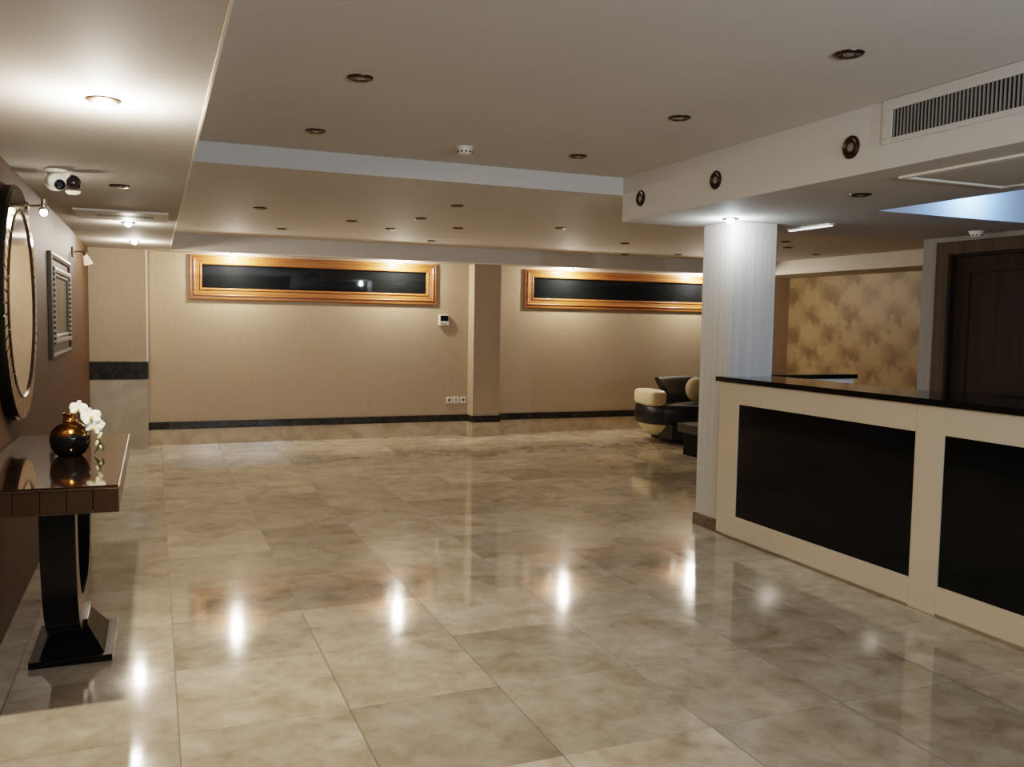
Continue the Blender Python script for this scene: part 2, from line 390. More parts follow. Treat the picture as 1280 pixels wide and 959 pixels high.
# windows
def frame_ring(m, x0, x1, z0, z1, prof, y):
    """moulded frame: prof = (inset, outwards) pairs swept round the rectangle"""
    rings = []
    for ins_b, out in prof:
        it = ins_b * .78     # the head is slimmer than the sill side
        rings.append([(x0 + ins_b, y - out, z0 + ins_b), (x1 - ins_b, y - out, z0 + ins_b), (x1 - ins_b, y - out, z1 - it), (x0 + ins_b, y - out, z1 - it)])
    m.loft(rings, cap=False)
WPROF = [(0, 0), (0, .010), (.010, .020), (.028, .022), (.034, .015), (.042, .015), (.047, .025), (.058, .028), (.066, .021), (.112, .015), (.122, .022), (.136, .018), (.142, .006), (.142, -.05)]
for i, (x0, x1, z0, z1) in enumerate(WIN):
    m = MB(); frame_ring(m, x0, x1, z0, z1, WPROF, YB)
    fr = struct(m.build('window_%d' % (i + 1), M['wood']))
    fr['label'] = ['long high wood-framed window nearer the thermostat', 'long high wood-framed window above the black sofa'][i]
    MB().box(x0 + FR - .004, x1 - FR + .004, YB + .02, YB + .028, z0 + FR - .004, z1 - FR * .78 + .004).build('window_pane', M['nightglass'], fr)

# door in the reception wall
fr = MB()
fr.box(XR - .02, XR + .02, DY1 - .12, DY1, 0, DZ); fr.box(XR - .02, XR + .02, DY0, DY0 + .12, 0, DZ); fr.box(XR - .02, XR + .02, DY0 + .12, DY1 - .12, DZ - .1, DZ)
d = struct(fr.build('door_1', M['trimwood'], bevel=.006))
d['label'] = 'dark wooden door in a deep frame behind the reception counter'
MB().box(XR + .02, XR + .14, DY1 - .13, DY1 - .02, 0, DZ - .02).box(XR + .02, XR + .14, DY0 + .02, DY0 + .13, 0, DZ - .02).box(XR + .02, XR + .14, DY0 + .13, DY1 - .13, DZ - .12, DZ - .02).build('door_jamb', M['blackwood'], d)
lf = MB().box(XR + .075, XR + .115, DY0 + .13, DY1 - .13, 0, DZ - .12)
lf.box(XR + .06, XR + .076, DY1 - .26, DY1 - .13, 0, DZ - .12).box(XR + .06, XR + .076, DY0 + .13, DY0 + .26, 0, DZ - .12).box(XR + .06, XR + .076, DY0 + .26, DY1 - .26, DZ - .25, DZ - .12).box(XR + .06, XR + .076, DY0 + .26, DY1 - .26, .0, .2)
lf.build('door_leaf', M['darkwood'], d, bevel=.004)

# ------------------------------------------------------------------ reception counter
XC, ZT = 3.77, 1.104
G = 'reception counter units'
def counter_unit(y0, y1, py0, py1, label):
    t = thing('counter_unit', label, 'counter', (XC + .2, (y0 + y1) / 2, 0), G)
    MB().box(XC + .018, 4.16, y0 + .002, min(y1, CY0 - .002) , 0, ZT).build('carcass', M['cream'], t)
    f = MB(); f.box(XC, XC + .018, y0, y1, .953, ZT); f.box(XC, XC + .018, y0, y1, .012, .159)
    if py1 < y1: f.box(XC, XC + .018, py1, y1, .159, .953)
    if py0 > y0: f.box(XC, XC + .018, y0, py0, .159, .953)
    f.build('face_frame', M['cream'], t, bevel=.0025)
    MB().box(XC + .009, XC + .018, py0 + .0005, py1 - .0005, .159, .953).build('front_panel', M['blackglass'], t, label='glossy black inset panel')
    return t
counter_unit(3.4845, 5.24, 3.488, 5.026, 'cream reception counter section with black panel that meets the white column')
counter_unit(1.4, 3.3085, 1.6, 3.305, 'cream reception counter section with black panel cut off by the picture edge')
tag(MB().box(XC - .001, 4.16, 3.3095, 3.4835, 0, ZT).build('counter_post', M['cream'], bevel=.002), 'flat cream post between the two black-panelled counter sections', 'counter')
ct = MB()
ct.box(3.742, 4.237, 1.35, CY0 - .002, ZT, 1.137); ct.box(3.742, CX0 - .002, CY0 - .002, 5.262, ZT, 1.137)
ct.box(CX1 + .002, 4.237, CY0 - .002, 5.6, ZT, 1.137); ct.box(4.237, 5.117, 5.322, 5.6, ZT, 1.137); ct.box(4.237, 5.3, 3.43, 3.7, ZT, 1.137)
tag(ct.build('countertop', M['granite']), 'glossy black stone countertop running over the cream reception counter', 'countertop')
t = thing('counter_unit', 'white counter return behind the reception desk, under the far black top', 'counter', (4.7, 5.45, 0), G)
MB().box(4.245, 5.09, 5.345, 5.59, 0, ZT).build('carcass', M['plastic'], t)
MB().box(4.245, 5.09, 5.335, 5.345, .08, ZT - .005).build('face_frame', M['plastic'], t, bevel=.002)
t = thing('counter_unit', 'inner counter return behind the desk under the black top at the picture edge', 'counter', (4.75, 3.56, 0), G)
MB().box(4.245, 5.28, 3.45, 3.69, 0, ZT).build('carcass', M['cream'], t)
MB().box(4.245, 5.28, 3.44, 3.45, .08, ZT - .005).build('face_frame', M['cream'], t, bevel=.002)

# ------------------------------------------------------------------ console table
TX0, TX1, TY0, TY1, TZ0, TZ1 = XW + .004, -.129, 3.553, 5.137, .768, .868
LX0, LX1, LY = -.43, -.30, 4.335
t = thing('console_table', 'dark mirrored console table on a black U-shaped pedestal by the brown wall', 'table', ((LX0 + LX1) / 2, LY, 0))
MB().box(TX0, TX1 - .002, TY0 + .002, TY1 - .002, TZ1 - .01, TZ1).build('tabletop', M['bronzeglass'], t, bevel=.002)
MB().box(TX0 + .01, TX1 - .008, TY0 + .008, TY1 - .008, TZ0 + .004, TZ1 - .0105).build('apron_core', M['dark'], t)
a = MB(); n = 6; st = (TX1 - TX0) / n
for i in range(n):
    for y0, y1 in ((TY0, TY0 + .007), (TY1 - .007, TY1)):
        a.box(TX0 + i * st + .001, TX0 + (i + 1) * st - .001, y0, y1, TZ0 + .002, TZ1 - .011)
n2 = 18; s2 = (TY1 - TY0 - .016) / n2
for i in range(n2): a.box(TX1 - .007, TX1, TY0 + .008 + i * s2 + .001, TY0 + .008 + (i + 1) * s2 - .001, TZ0 + .002, TZ1 - .011)
a.build('apron', M['bronzetile'], t, bevel=.002)
e = MB()
for z in (TZ0 - .002, TZ1 - .0105):
    e.box(TX0, TX1 + .001, TY0 - .0012, TY0 + .002, z, z + .004); e.box(TX1 - .002, TX1 + .0012, TY0, TY1, z, z + .004)
e.build('edge_strip', M['nickel'], t)
# U-shaped pedestal: outline in the YZ plane, pushed through X
def ucurve(hw, zb, e1, n=28, top=TZ0 - .001):
    pts = []
    for i in range(n + 1):
        th = PI + PI * i / n
        cx, cz = math.cos(th), math.sin(th)
        pts.append((LY + hw * math.copysign(abs(cx) ** e1, cx), top + (top - zb) * math.copysign(abs(cz) ** .85, cz)))
    return pts
outer = ucurve(.485, .115, .62); inner = ucurve(.375, .27, .62)
u = MB(); R4 = []
for (oy, oz), (iy, iz) in zip(outer, inner): R4.append([(LX0, oy, oz), (LX1, oy, oz), (LX1, iy, iz), (LX0, iy, iz)])
u.loft(R4); u.bm.faces.ensure_lookup_table(); u.bm.normal_update()
leg = u.build('pedestal', M['blacklac'], t, smooth=True)
b = MB(); b.box(-.507, -.184, 4.09, 4.58, 0, .03)
def rr(x0, x1, y0, y1, z): return [(x0, y0, z), (x1, y0, z), (x1, y1, z), (x0, y1, z)]
b.loft([rr(-.468, -.214, 4.118, 4.552, .03), rr(-.425, -.285, 4.205, 4.465, .135), rr(-.425, -.285, 4.205, 4.465, .16)])
b.build('base', M['blacklac'], t, bevel=.002)

# vase and orchid
VX, VY, VZ = -.354, 4.36, TZ1
t = thing('vase', 'round glossy black vase with gold dripping top on the mirrored console table', 'vase', (VX, VY, VZ))
prof = [(.03, 0), (.05, .002), (.064, .016), (.078, .042), (.084, .07), (.082, .095), (.070, .122), (.052, .140), (.034, .150), (.028, .156)]
MB().lathe(prof, (VX, VY, VZ), n=48).build('body', M['vase'], t, smooth=True)
MB().lathe([(.026, .152), (.029, .158), (.026, .164), (.027, .184), (.031, .191), (.029, .194), (.022, .192), (.021, .16)], (VX, VY, VZ), n=36, cap=False).build('neck', M['gold'], t, smooth=True)

ob = Vector((VX, VY, VZ + .185))
t = thing('orchid_sprig', 'white orchid sprig arching out of the black and gold vase', 'flower', ob)
path = [(VX + .002, VY, VZ + .165), (VX + .008, VY, VZ + .215), (VX + .03, VY - .005, VZ + .232), (VX + .07, VY - .01, VZ + .215), (VX + .105, VY - .012, VZ + .165), (VX + .118, VY - .01, VZ + .11), (VX + .112, VY - .008, VZ + .05)]
MB().tube(path, [.003, .003, .0028, .0026, .0024, .002, .0016], 8).build('stem', M['stem'], t, smooth=True)
def petal_rings(c, ax, up, L_, W, bend):
    side = ax.cross(up).normalized(); rows = []
    for i in range(7):
        s_ = i / 6; wd = W * math.sin(PI * min(.97, .1 + .8 * s_)) ** .8; cen = c + up * (L_ * s_) + ax * (bend * (s_ * s_ - .3 * s_))
        rows.append([cen + side * (wd * k) - ax * (abs(k) * abs(k) * wd * .35) for k in (-1, -.5, 0, .5, 1)])
    return rows
def blossom(cc, facing, s, roll=0):
    cc = Vector(cc); f = Vector(facing).normalized(); up0 = Vector((0, 0, 1)); side = f.cross(up0).normalized(); up = side.cross(f).normalized()
    m = MB()
    for ang, L_, W in ((90, 1, .36), (215, 1, .36), (325, 1, .36), (12, 1.05, .6), (168, 1.05, .6)):
        a_ = math.radians(ang + roll); dr = side * math.cos(a_) + up * math.sin(a_)
        m.loft(petal_rings(cc, f, dr, .036 * s * L_, .034 * s * W, .008 * s), cap=False, closed=False)
    fl = m.build('blossom', M['petal'], t, smooth=True)
    MB().puff(cc + f * .006 * s - up * .006 * s, (.006 * s, .006 * s, .01 * s), .9, 12, 8).build('lip', M['lip'], fl, smooth=True)
blossom((VX + .038, VY - .03, VZ + .216), (.25, -1, .1), 1.0, 8)
blossom((VX + .088, VY - .04, VZ + .178), (.35, -1, .25), 1.15, -10)
blossom((VX + .098, VY - .03, VZ + .128), (.2, -1, -.2), .95, 20)
blossom((VX + .128, VY - .005, VZ + .140), (.8, -1, .1), .5, 20)
for p_, r_, d_ in (((VX + .122, VY - .012, VZ + .088), (.009, .009, .018), .5), ((VX + .110, VY - .012, VZ + .055), (.007, .007, .014), .3), ((VX + .1245, VY - .012, VZ + .036), (.006, .006, .009), -.3)):
    MB().puff(p_, r_, .9, 14, 8, Matrix.Rotation(d_, 3, 'Y')).build('bud', M['bud'], t, smooth=True)
def leaf(base, tip, wd):
    base, tip = Vector(base), Vector(tip); d_ = tip - base; side = d_.cross(Vector((0, 1, 0))).normalized(); rows = []
    for i in range(7):
        s_ = i / 6; w_ = wd * math.sin(PI * (.06 + .9 * s_)); cen = base + d_ * s_ + Vector((.012 * math.sin(PI * s_), 0, 0))
        rows.append([cen - side * w_, cen + Vector((0, .003, 0)), cen + side * w_])
    MB().loft(rows, cap=False, closed=False).build('leaf', M['leaf'], t, smooth=True)
leaf((VX + .116, VY - .009, VZ + .075), (VX + .098, VY - .012, VZ + .008), .008); leaf((VX + .114, VY - .008, VZ + .06), (VX + .130, VY - .012, VZ + .012), .006)

# ------------------------------------------------------------------ things on the side wall
MX, MY, MZ, RO, RI = -.60, 4.97, 1.548, .578, .462
t = thing('round_mirror', 'large round mirror with a ring of faceted mirror tiles on the brown wall', 'mirror', (XW, MY, MZ))
AX = (1, 0, 0)
MB().lathe([(RO - .02, .001), (RO, .004), (RO + .004, .04), (RO - .004, .052), (RI - .01, .052), (RI - .01, .001)], (XW, MY, MZ), AX, 96, cap=False).build('rim', M['blacklac'], t, smooth=True)
m = MB(); NT = 64
for i in range(NT):
    a0, a1 = 2 * PI * (i + .09) / NT, 2 * PI * (i + .91) / NT
    def pt(r, a_, x): return (x, MY + r * math.cos(a_), MZ + r * math.sin(a_))
    m.loft([[pt(RI + .004, a0, XW + .05), pt(RO - .006, a0, XW + .05), pt(RO - .006, a1, XW + .05), pt(RI + .004, a1, XW + .05)],
            [pt(RI + .006, a0, XW + .056), pt(RO - .009, a0, XW + .056), pt(RO - .009, a1, XW + .056), pt(RI + .006, a1, XW + .056)]])
m.build('tile_ring', M['mirrortile'], t)
MB().lathe([(RI, .046), (RI + .004, .058), (RI - .002, .062), (RI - .006, .055)], (XW, MY, MZ), AX, 96, cap=False).build('inner_rim', M['nickel'], t, smooth=True)
MB().lathe([(RI, .050), (RI, .054)], (XW, MY, MZ), AX, 96).build('mirror_glass', M['mirror'], t)
for i in range(12):
    a_ = 2 * PI * (i + .5) / 12
    MB().lathe([(.006, 0), (.005, .005), (.002, .008)], (XW + .055, MY + (RI + .002) * math.cos(a_), MZ + (RI + .002) * math.sin(a_)), AX, 10).build('stud', M['chrome'], t, smooth=True)

FY0, FY1, FZ0, FZ1 = 6.68, 8.13, 1.195, 1.93
t = thing('framed_picture', 'framed grey picture with chequered inner border on the brown wall', 'picture', (XW, (FY0 + FY1) / 2, FZ0))
def wall_frame(name, ins0, ins1, x0, x1, mat, lip=0):
    m = MB(); rings = []
    for ins, x in ((ins0, XW + x0), (ins0, XW + x1), ((ins0 + ins1) / 2, XW + x1 + lip), (ins1, XW + x1), (ins1, XW + x0)):
        rings.append([(x, FY0 + ins, FZ0 + ins), (x, FY1 - ins, FZ0 + ins), (x, FY1 - ins, FZ1 - ins), (x, FY0 + ins, FZ1 - ins)])
    m.loft(rings, cap=False); return m.build(name, mat, t)
wall_frame('outer_rim', 0, .04, .001, .024, M['silverframe'], .006)
wall_frame('frame', .04, .10, .001, .008, M['darkframe'], .0)
wall_frame('chequer_border', .10, .135, .001, .036, M['chequer'], .003)
wall_frame('inner_rim', .135, .165, .001, .016, M['silverframe'], .006)
MB().box(XW + .001, XW + .008, FY0 + .16, FY1 - .16, FZ0 + .16, FZ1 - .16).build('artwork', M['art'], t)

def wall_lamp(y, z, label, lit):
    t = thing('wall_lamp', label, 'lamp', (XW, y, z), 'picture lamps on the brown wall')
    MB().box(XW + .001, XW + .018, y - .03, y + .03, z - .045, z + .045).build('bracket', M['nickel'], t, bevel=.004)
    MB().tube([(XW + .018, y, z), (XW + .05, y, z + .006), (XW + .09, y, z + .004), (XW + .105, y - .004, z - .006)], .006, 10).build('arm', M['nickel'], t, smooth=True)
    hub = Vector((XW + .105, y - .004, z - .01)); ax = Vector((.28, 0, -1)).normalized()
    MB().lathe([(.012, -.012), (.014, 0), (.014, .02)], hub, ax, 20).build('socket', M['nickel'], t, smooth=True)
    sh = MB().lathe([(.015, .018), (.022, .026), (.034, .085), (.036, .1), (.033, .1), (.02, .03)], hub, ax, 28, cap=False).build('shade', M['frosted'], t, smooth=True)
    MB().puff(hub + ax * .065, (.017, .017, .022), 1, 16, 10).build('bulb', M['softbulb' if lit else 'plastic'], t, smooth=True)
    return hub + ax * .12
lamp2 = wall_lamp(8.62, 2.05, 'small wall lamp with frosted cup shade past the framed picture', False)

def mirror_lamp():
    y = 5.20; z = 2.06; x = XW + .056
    t = thing('wall_lamp', 'small glowing lamp on a short arm at the top of the round mirror', 'lamp', (x, y, z), 'picture lamps on the brown wall')
    MB().lathe([(.02, .001), (.02, .008), (.008, .012)], (x, y, z), AX, 20).build('bracket', M['nickel'], t, smooth=True)
    MB().tube([(x + .01, y, z), (x + .05, y, z + .004), (x + .078, y - .01, z + .002)], .006, 10).build('arm', M['nickel'], t, smooth=True)
    h = Vector((x + .08, y - .012, z + .01)); ax = Vector((0, 0, -1))
    MB().lathe([(.006, -.03), (.012, -.022), (.013, 0), (.013, .014)], h, ax, 20).build('socket', M['chrome'], t, smooth=True)
    MB().lathe([(.014, .014), (.02, .02), (.026, .03), (.024, .03)], h, ax, 24, cap=False).build('shade', M['chrome'], t, smooth=True)
    MB().puff(h + ax * .04, (.017, .017, .02), 1, 16, 10).build('bulb', M['softbulb'], t, smooth=True)
    return h + ax * .075
lamp1 = mirror_lamp()

# security camera under the soffit
cx, cy = -.455, 5.1
t = thing('security_camera', 'white security camera with black lens under the low ceiling above the mirror', 'camera', (cx, cy, ZL))
MB().lathe([(.05, -.018), (.055, -.012), (.055, -.001)], (cx, cy, ZL), n=36).build('mount', M['plastic'], t, smooth=True)
ax = Vector((.3, -1, -.15)).normalized(); hc = Vector((cx - .005, cy, ZL - .06))
MB().lathe([(.01, -.055), (.036, -.045), (.046, -.02), (.046, .03), (.042, .046), (.034, .05)], hc, ax, 36).build('housing', M['plastic'], t, smooth=True)
MB().lathe([(.024, .046), (.026, .056), (.018, .058), (.012, .052)], hc + Vector((.01, 0, -.012)), ax, 28).build('lens', M['blackplastic'], t, smooth=True)
MB().puff(hc + Vector((.082, .01, .0)), (.038, .038, .042), 1, 24, 14).build('dome', M['smoked'], t, smooth=True, label='dark smoked dome beside the housing')
MB().lathe([(.0, -.012), (.026, -.008), (.034, .0), (.036, .006)], hc + Vector((.08, .01, -.048)), (0, 0, 1), 28).build('dome_ring', M['frosted'], t, smooth=True)
MB().box(hc.x + .02, hc.x + .07, hc.y - .012, hc.y + .012, hc.z + .01, ZL - .012).build('bracket', M['plastic'], t, bevel=.004)

# ------------------------------------------------------------------ ceiling fittings
GD = 'recessed ceiling spotlights'
def downlight(name, lab, loc, lit=None):
    x, y, z = loc; t = thing(name, lab, 'ceiling light', loc, GD)
    MB().lathe([(.035, -.001), (.040, -.009), (.050, -.009), (.057, -.004), (.058, -.0005)], loc, n=36, cap=False).build('trim_ring', M['bronze_ring'], t, smooth=True)
    MB().lathe([(.041, -.008), (.032, -.003), (.022, -.0015)], loc, n=32, cap=False).build('reflector', M['reflector'], t, smooth=True)
    if lit: MB().lathe([(.026, -.002), (.026, -.02), (.018, -.03), (.006, -.034)], loc, n=24).build('bulb', M[lit], t, smooth=True)
    else: MB().lathe([(.023, -.001), (.020, -.006), (.010, -.009), (.003, -.010)], loc, n=24).build('bulb', M['unlit_bulb'], t, smooth=True)
    return t
UNLIT = [
    ((2.49, 2.71, ZH), 'dark recessed spotlight in the raised ceiling straight out from the long slatted grille'),
    ((2.49, 3.885, ZH), 'dark recessed spotlight in the raised ceiling, middle of the row beside the beam'),
    ((2.49, 5.04, ZH), 'dark recessed spotlight in the raised ceiling by the blue-grey step, on the beam side'),
    ((.846, 3.87, ZH), 'dark recessed spotlight in the raised ceiling, farther from the step, on the console side'),
    ((.853, 5.05, ZH), 'dark recessed spotlight in the raised ceiling by the blue-grey step, on the console side'),
    ((.845, 7.75, ZM), 'small dark spotlight in the middle ceiling, nearest the console-side soffit edge'),
    ((1.24, 9.4, ZM), 'small dark spotlight in the middle ceiling close to the first lit window lamp'),
    ((1.74, 8.3, ZM), 'small dark spotlight in the middle ceiling between the soffit edge and the glinting one'),
    ((2.24, 8.8, ZM), 'small glinting silver spotlight in the middle ceiling ahead of the second lit window lamp'),
    ((2.26, 7.78, ZM), 'small dark spotlight in the middle ceiling, second back from the blue-grey step'),
    ((2.27, 6.77, ZM), 'small dark spotlight in the middle ceiling, first one past the blue-grey step'),
    ((2.82, 8.38, ZM), 'small dark spotlight in the middle ceiling directly behind the one nearest the step'),
    ((3.0, 9.86, ZM), 'small dark spotlight in the middle ceiling nearest the end soffit, by the thermostat'),
    ((3.7, 7.85, ZM), 'small dark spotlight in the middle ceiling, lone one seen short of the beam end'),
    ((5.03, 8.92, ZM), 'small dark spotlight in the middle ceiling just below the end of the beam'),
    ((5.83, 10.33, ZM), 'tiny dark spotlight in the middle ceiling above the second window, by the end soffit'),
    ((6.415, 9.94, ZM), 'faint dark spotlight in the middle ceiling next to the white column, sofa side'),
    ((6.40, 7.80, ZM), 'small dark spotlight beyond the column over the damask wall, upper of the close pair'),
    ((6.87, 8.33, ZM), 'small dark spotlight beyond the column over the damask wall, lower of the close pair'),
    ((7.84, 8.96, ZM), 'small dark spotlight beyond the column over the damask wall, apart from the pair'),
    ((-.171, 5.53, ZL), 'unlit silver spotlight in the low soffit beside the security camera'),
    ((3.637, 3.82, ZL), 'dark unlit spotlight under the reception soffit near the access hatch'),
]
first = None
for loc, lab in UNLIT:
    if first is None: first = downlight('recessed_spotlight', lab, loc)
    else: dup(first, loc, lab)
LIT = [
    ((-.152, 3.375, ZL), 'blazing lit spotlight in the low soffit above the console table'),
    ((-.18, 7.665, ZL), 'lit spotlight in the low soffit right behind the white ceiling vent'),
    ((-.17, 9.5, ZL), 'lit spotlight at the far end of the low soffit by the dark-banded pilaster'),
    ((.88, 10.69, ZL), 'lit spotlight over the first window, end away from the thermostat'),
    ((2.85, 10.69, ZL), 'lit spotlight over the first window, end towards the thermostat'),
    ((5.2, 10.69, ZL), 'lit spotlight over the second window, in open view'),
    ((7.27, 10.69, ZL), 'lit spotlight over the second window, beside the white column edge'),
]
firstlit = None
for loc, lab in LIT:
    if firstlit is None: firstlit = downlight('lit_spotlight', lab, loc, 'hot')
    elif 'low soffit' in lab: downlight('lit_spotlight', lab, loc, 'softhot')
    else: dup(firstlit, loc, lab)
CSP = (3.695, 5.085, ZL)
downlight('lit_spotlight', 'cool white lit spotlight shining down the white column', CSP, 'hotcool')

GR = 'round ring fittings on the beam'
def ring_fit(y, label):
    c_ = (XB, y, 2.379); t = thing('ring_spotlight', label, 'ceiling light', c_, GR); ax = (-1, 0, 0)
    MB().lathe([(.056, .0005), (.056, .006), (.046, .012), (.038, .010), (.030, .003)], c_, ax, 40, cap=False).build('outer_ring', M['bronze_ring'], t, smooth=True)
    MB().lathe([(.031, .002), (.028, .008), (.022, .008), (.020, .003)], c_, ax, 36, cap=False).build('inner_ring', M['darkframe'], t, smooth=True)
    MB().lathe([(.021, .002), (.020, .006), (.008, .008)], c_, ax, 32).build('centre_disc', M['ringcentre'], t, smooth=True)
ring_fit(3.395, 'brown ring spotlight on the white beam next to the long slatted grille')
ring_fit(4.508, 'brown ring spotlight on the white beam, middle of the three, above the lit column')
ring_fit(5.393, 'brown ring spotlight on the white beam next to the blue-grey step')

# long slatted grille on the beam
GY0, GY1 = 1.55, 3.19
t = thing('air_grille', 'long white air grille with upright slats on the beam above reception', 'air vent', (XB, (GY0 + GY1) / 2, 2.44))
m = MB()
m.box(XB - .012, XB, GY0, GY1, 2.352, 2.377); m.box(XB - .012, XB, GY0, GY1, 2.503, 2.5535); m.box(XB - .012, XB, GY1 - .058, GY1, 2.377, 2.503); m.box(XB - .012, XB, GY0, GY0 + .058, 2.377, 2.503)
m.build('frame', M['vent'], t, bevel=.003)
MB().box(XB - .0025, XB - .0005, GY0 + .058, GY1 - .058, 2.377, 2.503).build('backing', M['dark'], t)
m = MB(); y = GY0 + .066
while y < GY1 - .06:
    m.box(XB - .011, XB - .003, y, y + .0075, 2.377, 2.503); y += .0195
m.build('slats', M['slat'], t)

# cassette vent in the low soffit
t = thing('ceiling_vent', 'white rectangular ceiling vent with a slotted strip in the low soffit', 'air vent', (-.2, 7.08, ZL))
x0, x1, y0, y1 = -.515, .105, 6.80, 7.38
m = MB(); m.box(x0, x1, y0, 7.03, ZL - .016, ZL - .0005); m.box(x0, x1, 7.15, y1, ZL - .016, ZL - .0005); m.box(x0, -.385, 7.03, 7.15, ZL - .016, ZL - .0005); m.box(.0, x1, 7.03, 7.15, ZL - .016, ZL - .0005)
m.build('frame', M['vent'], t, bevel=.004)
MB().box(-.385, .0, 7.03, 7.15, ZL - .0165, ZL - .0005).build('backing', M['dark'], t)
m = MB()
for i in range(22): m.box(-.383 + i * .0176, -.383 + i * .0176 + .008, 7.03, 7.15, ZL - .019, ZL - .0166)
m.build('slats', M['vent'], t)

# smoke detectors
def smoke(loc, label):
    t = thing('smoke_detector', label, 'smoke detector', loc, 'smoke detectors')
    MB().lathe([(.05, -.012), (.053, -.008), (.053, -.0005)], loc, n=36).build('base', M['plastic'], t, smooth=True)
    MB().lathe([(.030, -.046), (.040, -.042), (.044, -.030), (.044, -.012)], loc, n=36).build('dome', M['plastic'], t, smooth=True)
    m = MB()
    for k in range(10):
        a_ = 2 * PI * k / 10 + .2; q = Vector(loc) + Vector((.0415 * math.cos(a_), .0415 * math.sin(a_), -.032)); m.puff(q, (.007, .007, .005), .7, 10, 6)
    m.build('vents', M['dark'], t)
smoke((1.755, 5.10, ZH), 'white smoke detector on the raised ceiling ahead of the blue-grey step')
smoke((5.72, 4.82, ZL), 'white smoke detector on the reception soffit above the dark wooden door')

# access hatch and strip light in the reception soffit
t = thing('access_hatch', 'flush white access hatch in the reception soffit beneath the air grille', 'hatch', (3.73, 2.5, ZL))
hx0, hx1, hy0, hy1 = 3.362, 4.06, 1.6, 3.29
m = MB(); m.box(hx0, hx0 + .03, hy0, hy1, ZL - .012, ZL - .0005); m.box(hx1 - .03, hx1, hy0, hy1, ZL - .012, ZL - .0005); m.box(hx0 + .03, hx1 - .03, hy1 - .03, hy1, ZL - .012, ZL - .0005); m.box(hx0 + .03, hx1 - .03, hy0, hy0 + .03, ZL - .012, ZL - .0005)
m.build('frame', M['bead'], t, bevel=.002)
m = MB(); gx0, gx1, gy1 = 3.43, 4.02, 3.225
m.box(gx0, gx1, hy0 + .06, gy1, ZL - .006, ZL - .0005); m.build('panel', M['paint'], t, bevel=.001)
m = MB(); m.box(gx0 - .008, gx0, hy0 + .05, gy1, ZL - .003, ZL - .0004); m.box(gx1, gx1 + .008, hy0 + .05, gy1 + .008, ZL - .003, ZL - .0004); m.box(gx0 - .008, gx1, gy1, gy1 + .008, ZL - .003, ZL - .0004)
m.build('seam', M['dark'], t)
t = thing('ceiling_strip_light', 'slim white strip light under the reception soffit beside the column', 'ceiling light', (4.46, 5.17, ZL))
MB().box(4.437, 4.483, 4.945, 5.40, ZL - .014, ZL - .0005).build('housing', M['plastic'], t, bevel=.003)
MB().box(4.443, 4.477, 4.955, 5.39, ZL - .022, ZL - .0142).build('diffuser', M['strip'], t, bevel=.003)

# ------------------------------------------------------------------ small fittings on the end wall
t = thing('wall_thermostat', 'white thermostat with a dark screen on the beige wall', 'thermostat', (3.487, YB, 1.443))
MB().box(3.423, 3.552, YB - .035, YB - .0005, 1.445, 1.580).build('housing', M['plastic'], t, bevel=.005)
MB().box(3.438, 3.545, YB - .038, YB - .0352, 1.500, 1.572).build('screen', M['blackplastic'], t, bevel=.001)
MB().box(3.445, 3.482, YB - .038, YB - .0352, 1.462, 1.474).box(3.49, 3.527, YB - .038, YB - .0352, 1.462, 1.474).build('buttons', M['greyplastic'], t, bevel=.001)
def socket(x, label, kind):
    z = .466; t = thing('wall_socket', label, 'socket', (x, YB, z), 'wall sockets')
    MB().box(x - .041, x + .041, YB - .011, YB - .0005, z - .042, z + .042).build('plate', M['plastic'], t, bevel=.003)
    if kind == 'power':
        MB().lathe([(.021, .0112), (.021, .0125), (.017, .0128), (.015, .0115)], (x, YB, z), (0, -1, 0), 28).build('insert', M['greyplastic'], t)
        MB().box(x - .012, x - .006, YB - .0135, YB - .0118, z - .003, z + .003).box(x + .006, x + .012, YB - .0135, YB - .0118, z - .003, z + .003).build('pin_holes', M['dark'], t)
    else:
        MB().box(x - .014, x + .014, YB - .0135, YB - .0112, z + .004, z + .02).box(x - .014, x + .014, YB - .0135, YB - .0112, z - .02, z - .004).build('insert', M['greyplastic'], t)
socket(3.578, 'white round-hole wall socket at the end of the row away from the pilaster', 'power')
socket(3.670, 'white wall socket with two stacked jacks in the middle of the row', 'data')
socket(3.770, 'white round-hole wall socket at the end of the row beside the pilaster', 'power')

# ------------------------------------------------------------------ sofa, cushion, coffee table
SX, SYB = 7.0, 10.05
def plan(hw, front, back, n=48, flat=.5):
    """rounded sofa outline: bulging front, softer back"""
    pts = []
    for i in range(n):
        th = 2 * PI * i / n; cx_, sy = math.cos(th), math.sin(th)
        x = SX + hw * math.copysign(abs(cx_) ** .75, cx_)
        y = 9.78 + (front if sy < 0 else back) * math.copysign(abs(sy) ** .8, sy)
        pts.append((x, y))
    return pts
def at(pts, z): return [(x, y, z) for x, y in pts]
t = thing('sofa', 'curved black leather sofa with cream armrests near the end wall', 'sofa', (SX, 9.8, 0))
P0 = plan(1.21, .62, .42); P1 = plan(1.23, .64, .43); P2 = plan(1.20, .61, .42)
MB().loft([at(P2, .235), at(P0, .25), at(P1, .36), at(P0, .465), at(P2, .485)]).build('seat', M['leather'], t, smooth=True)
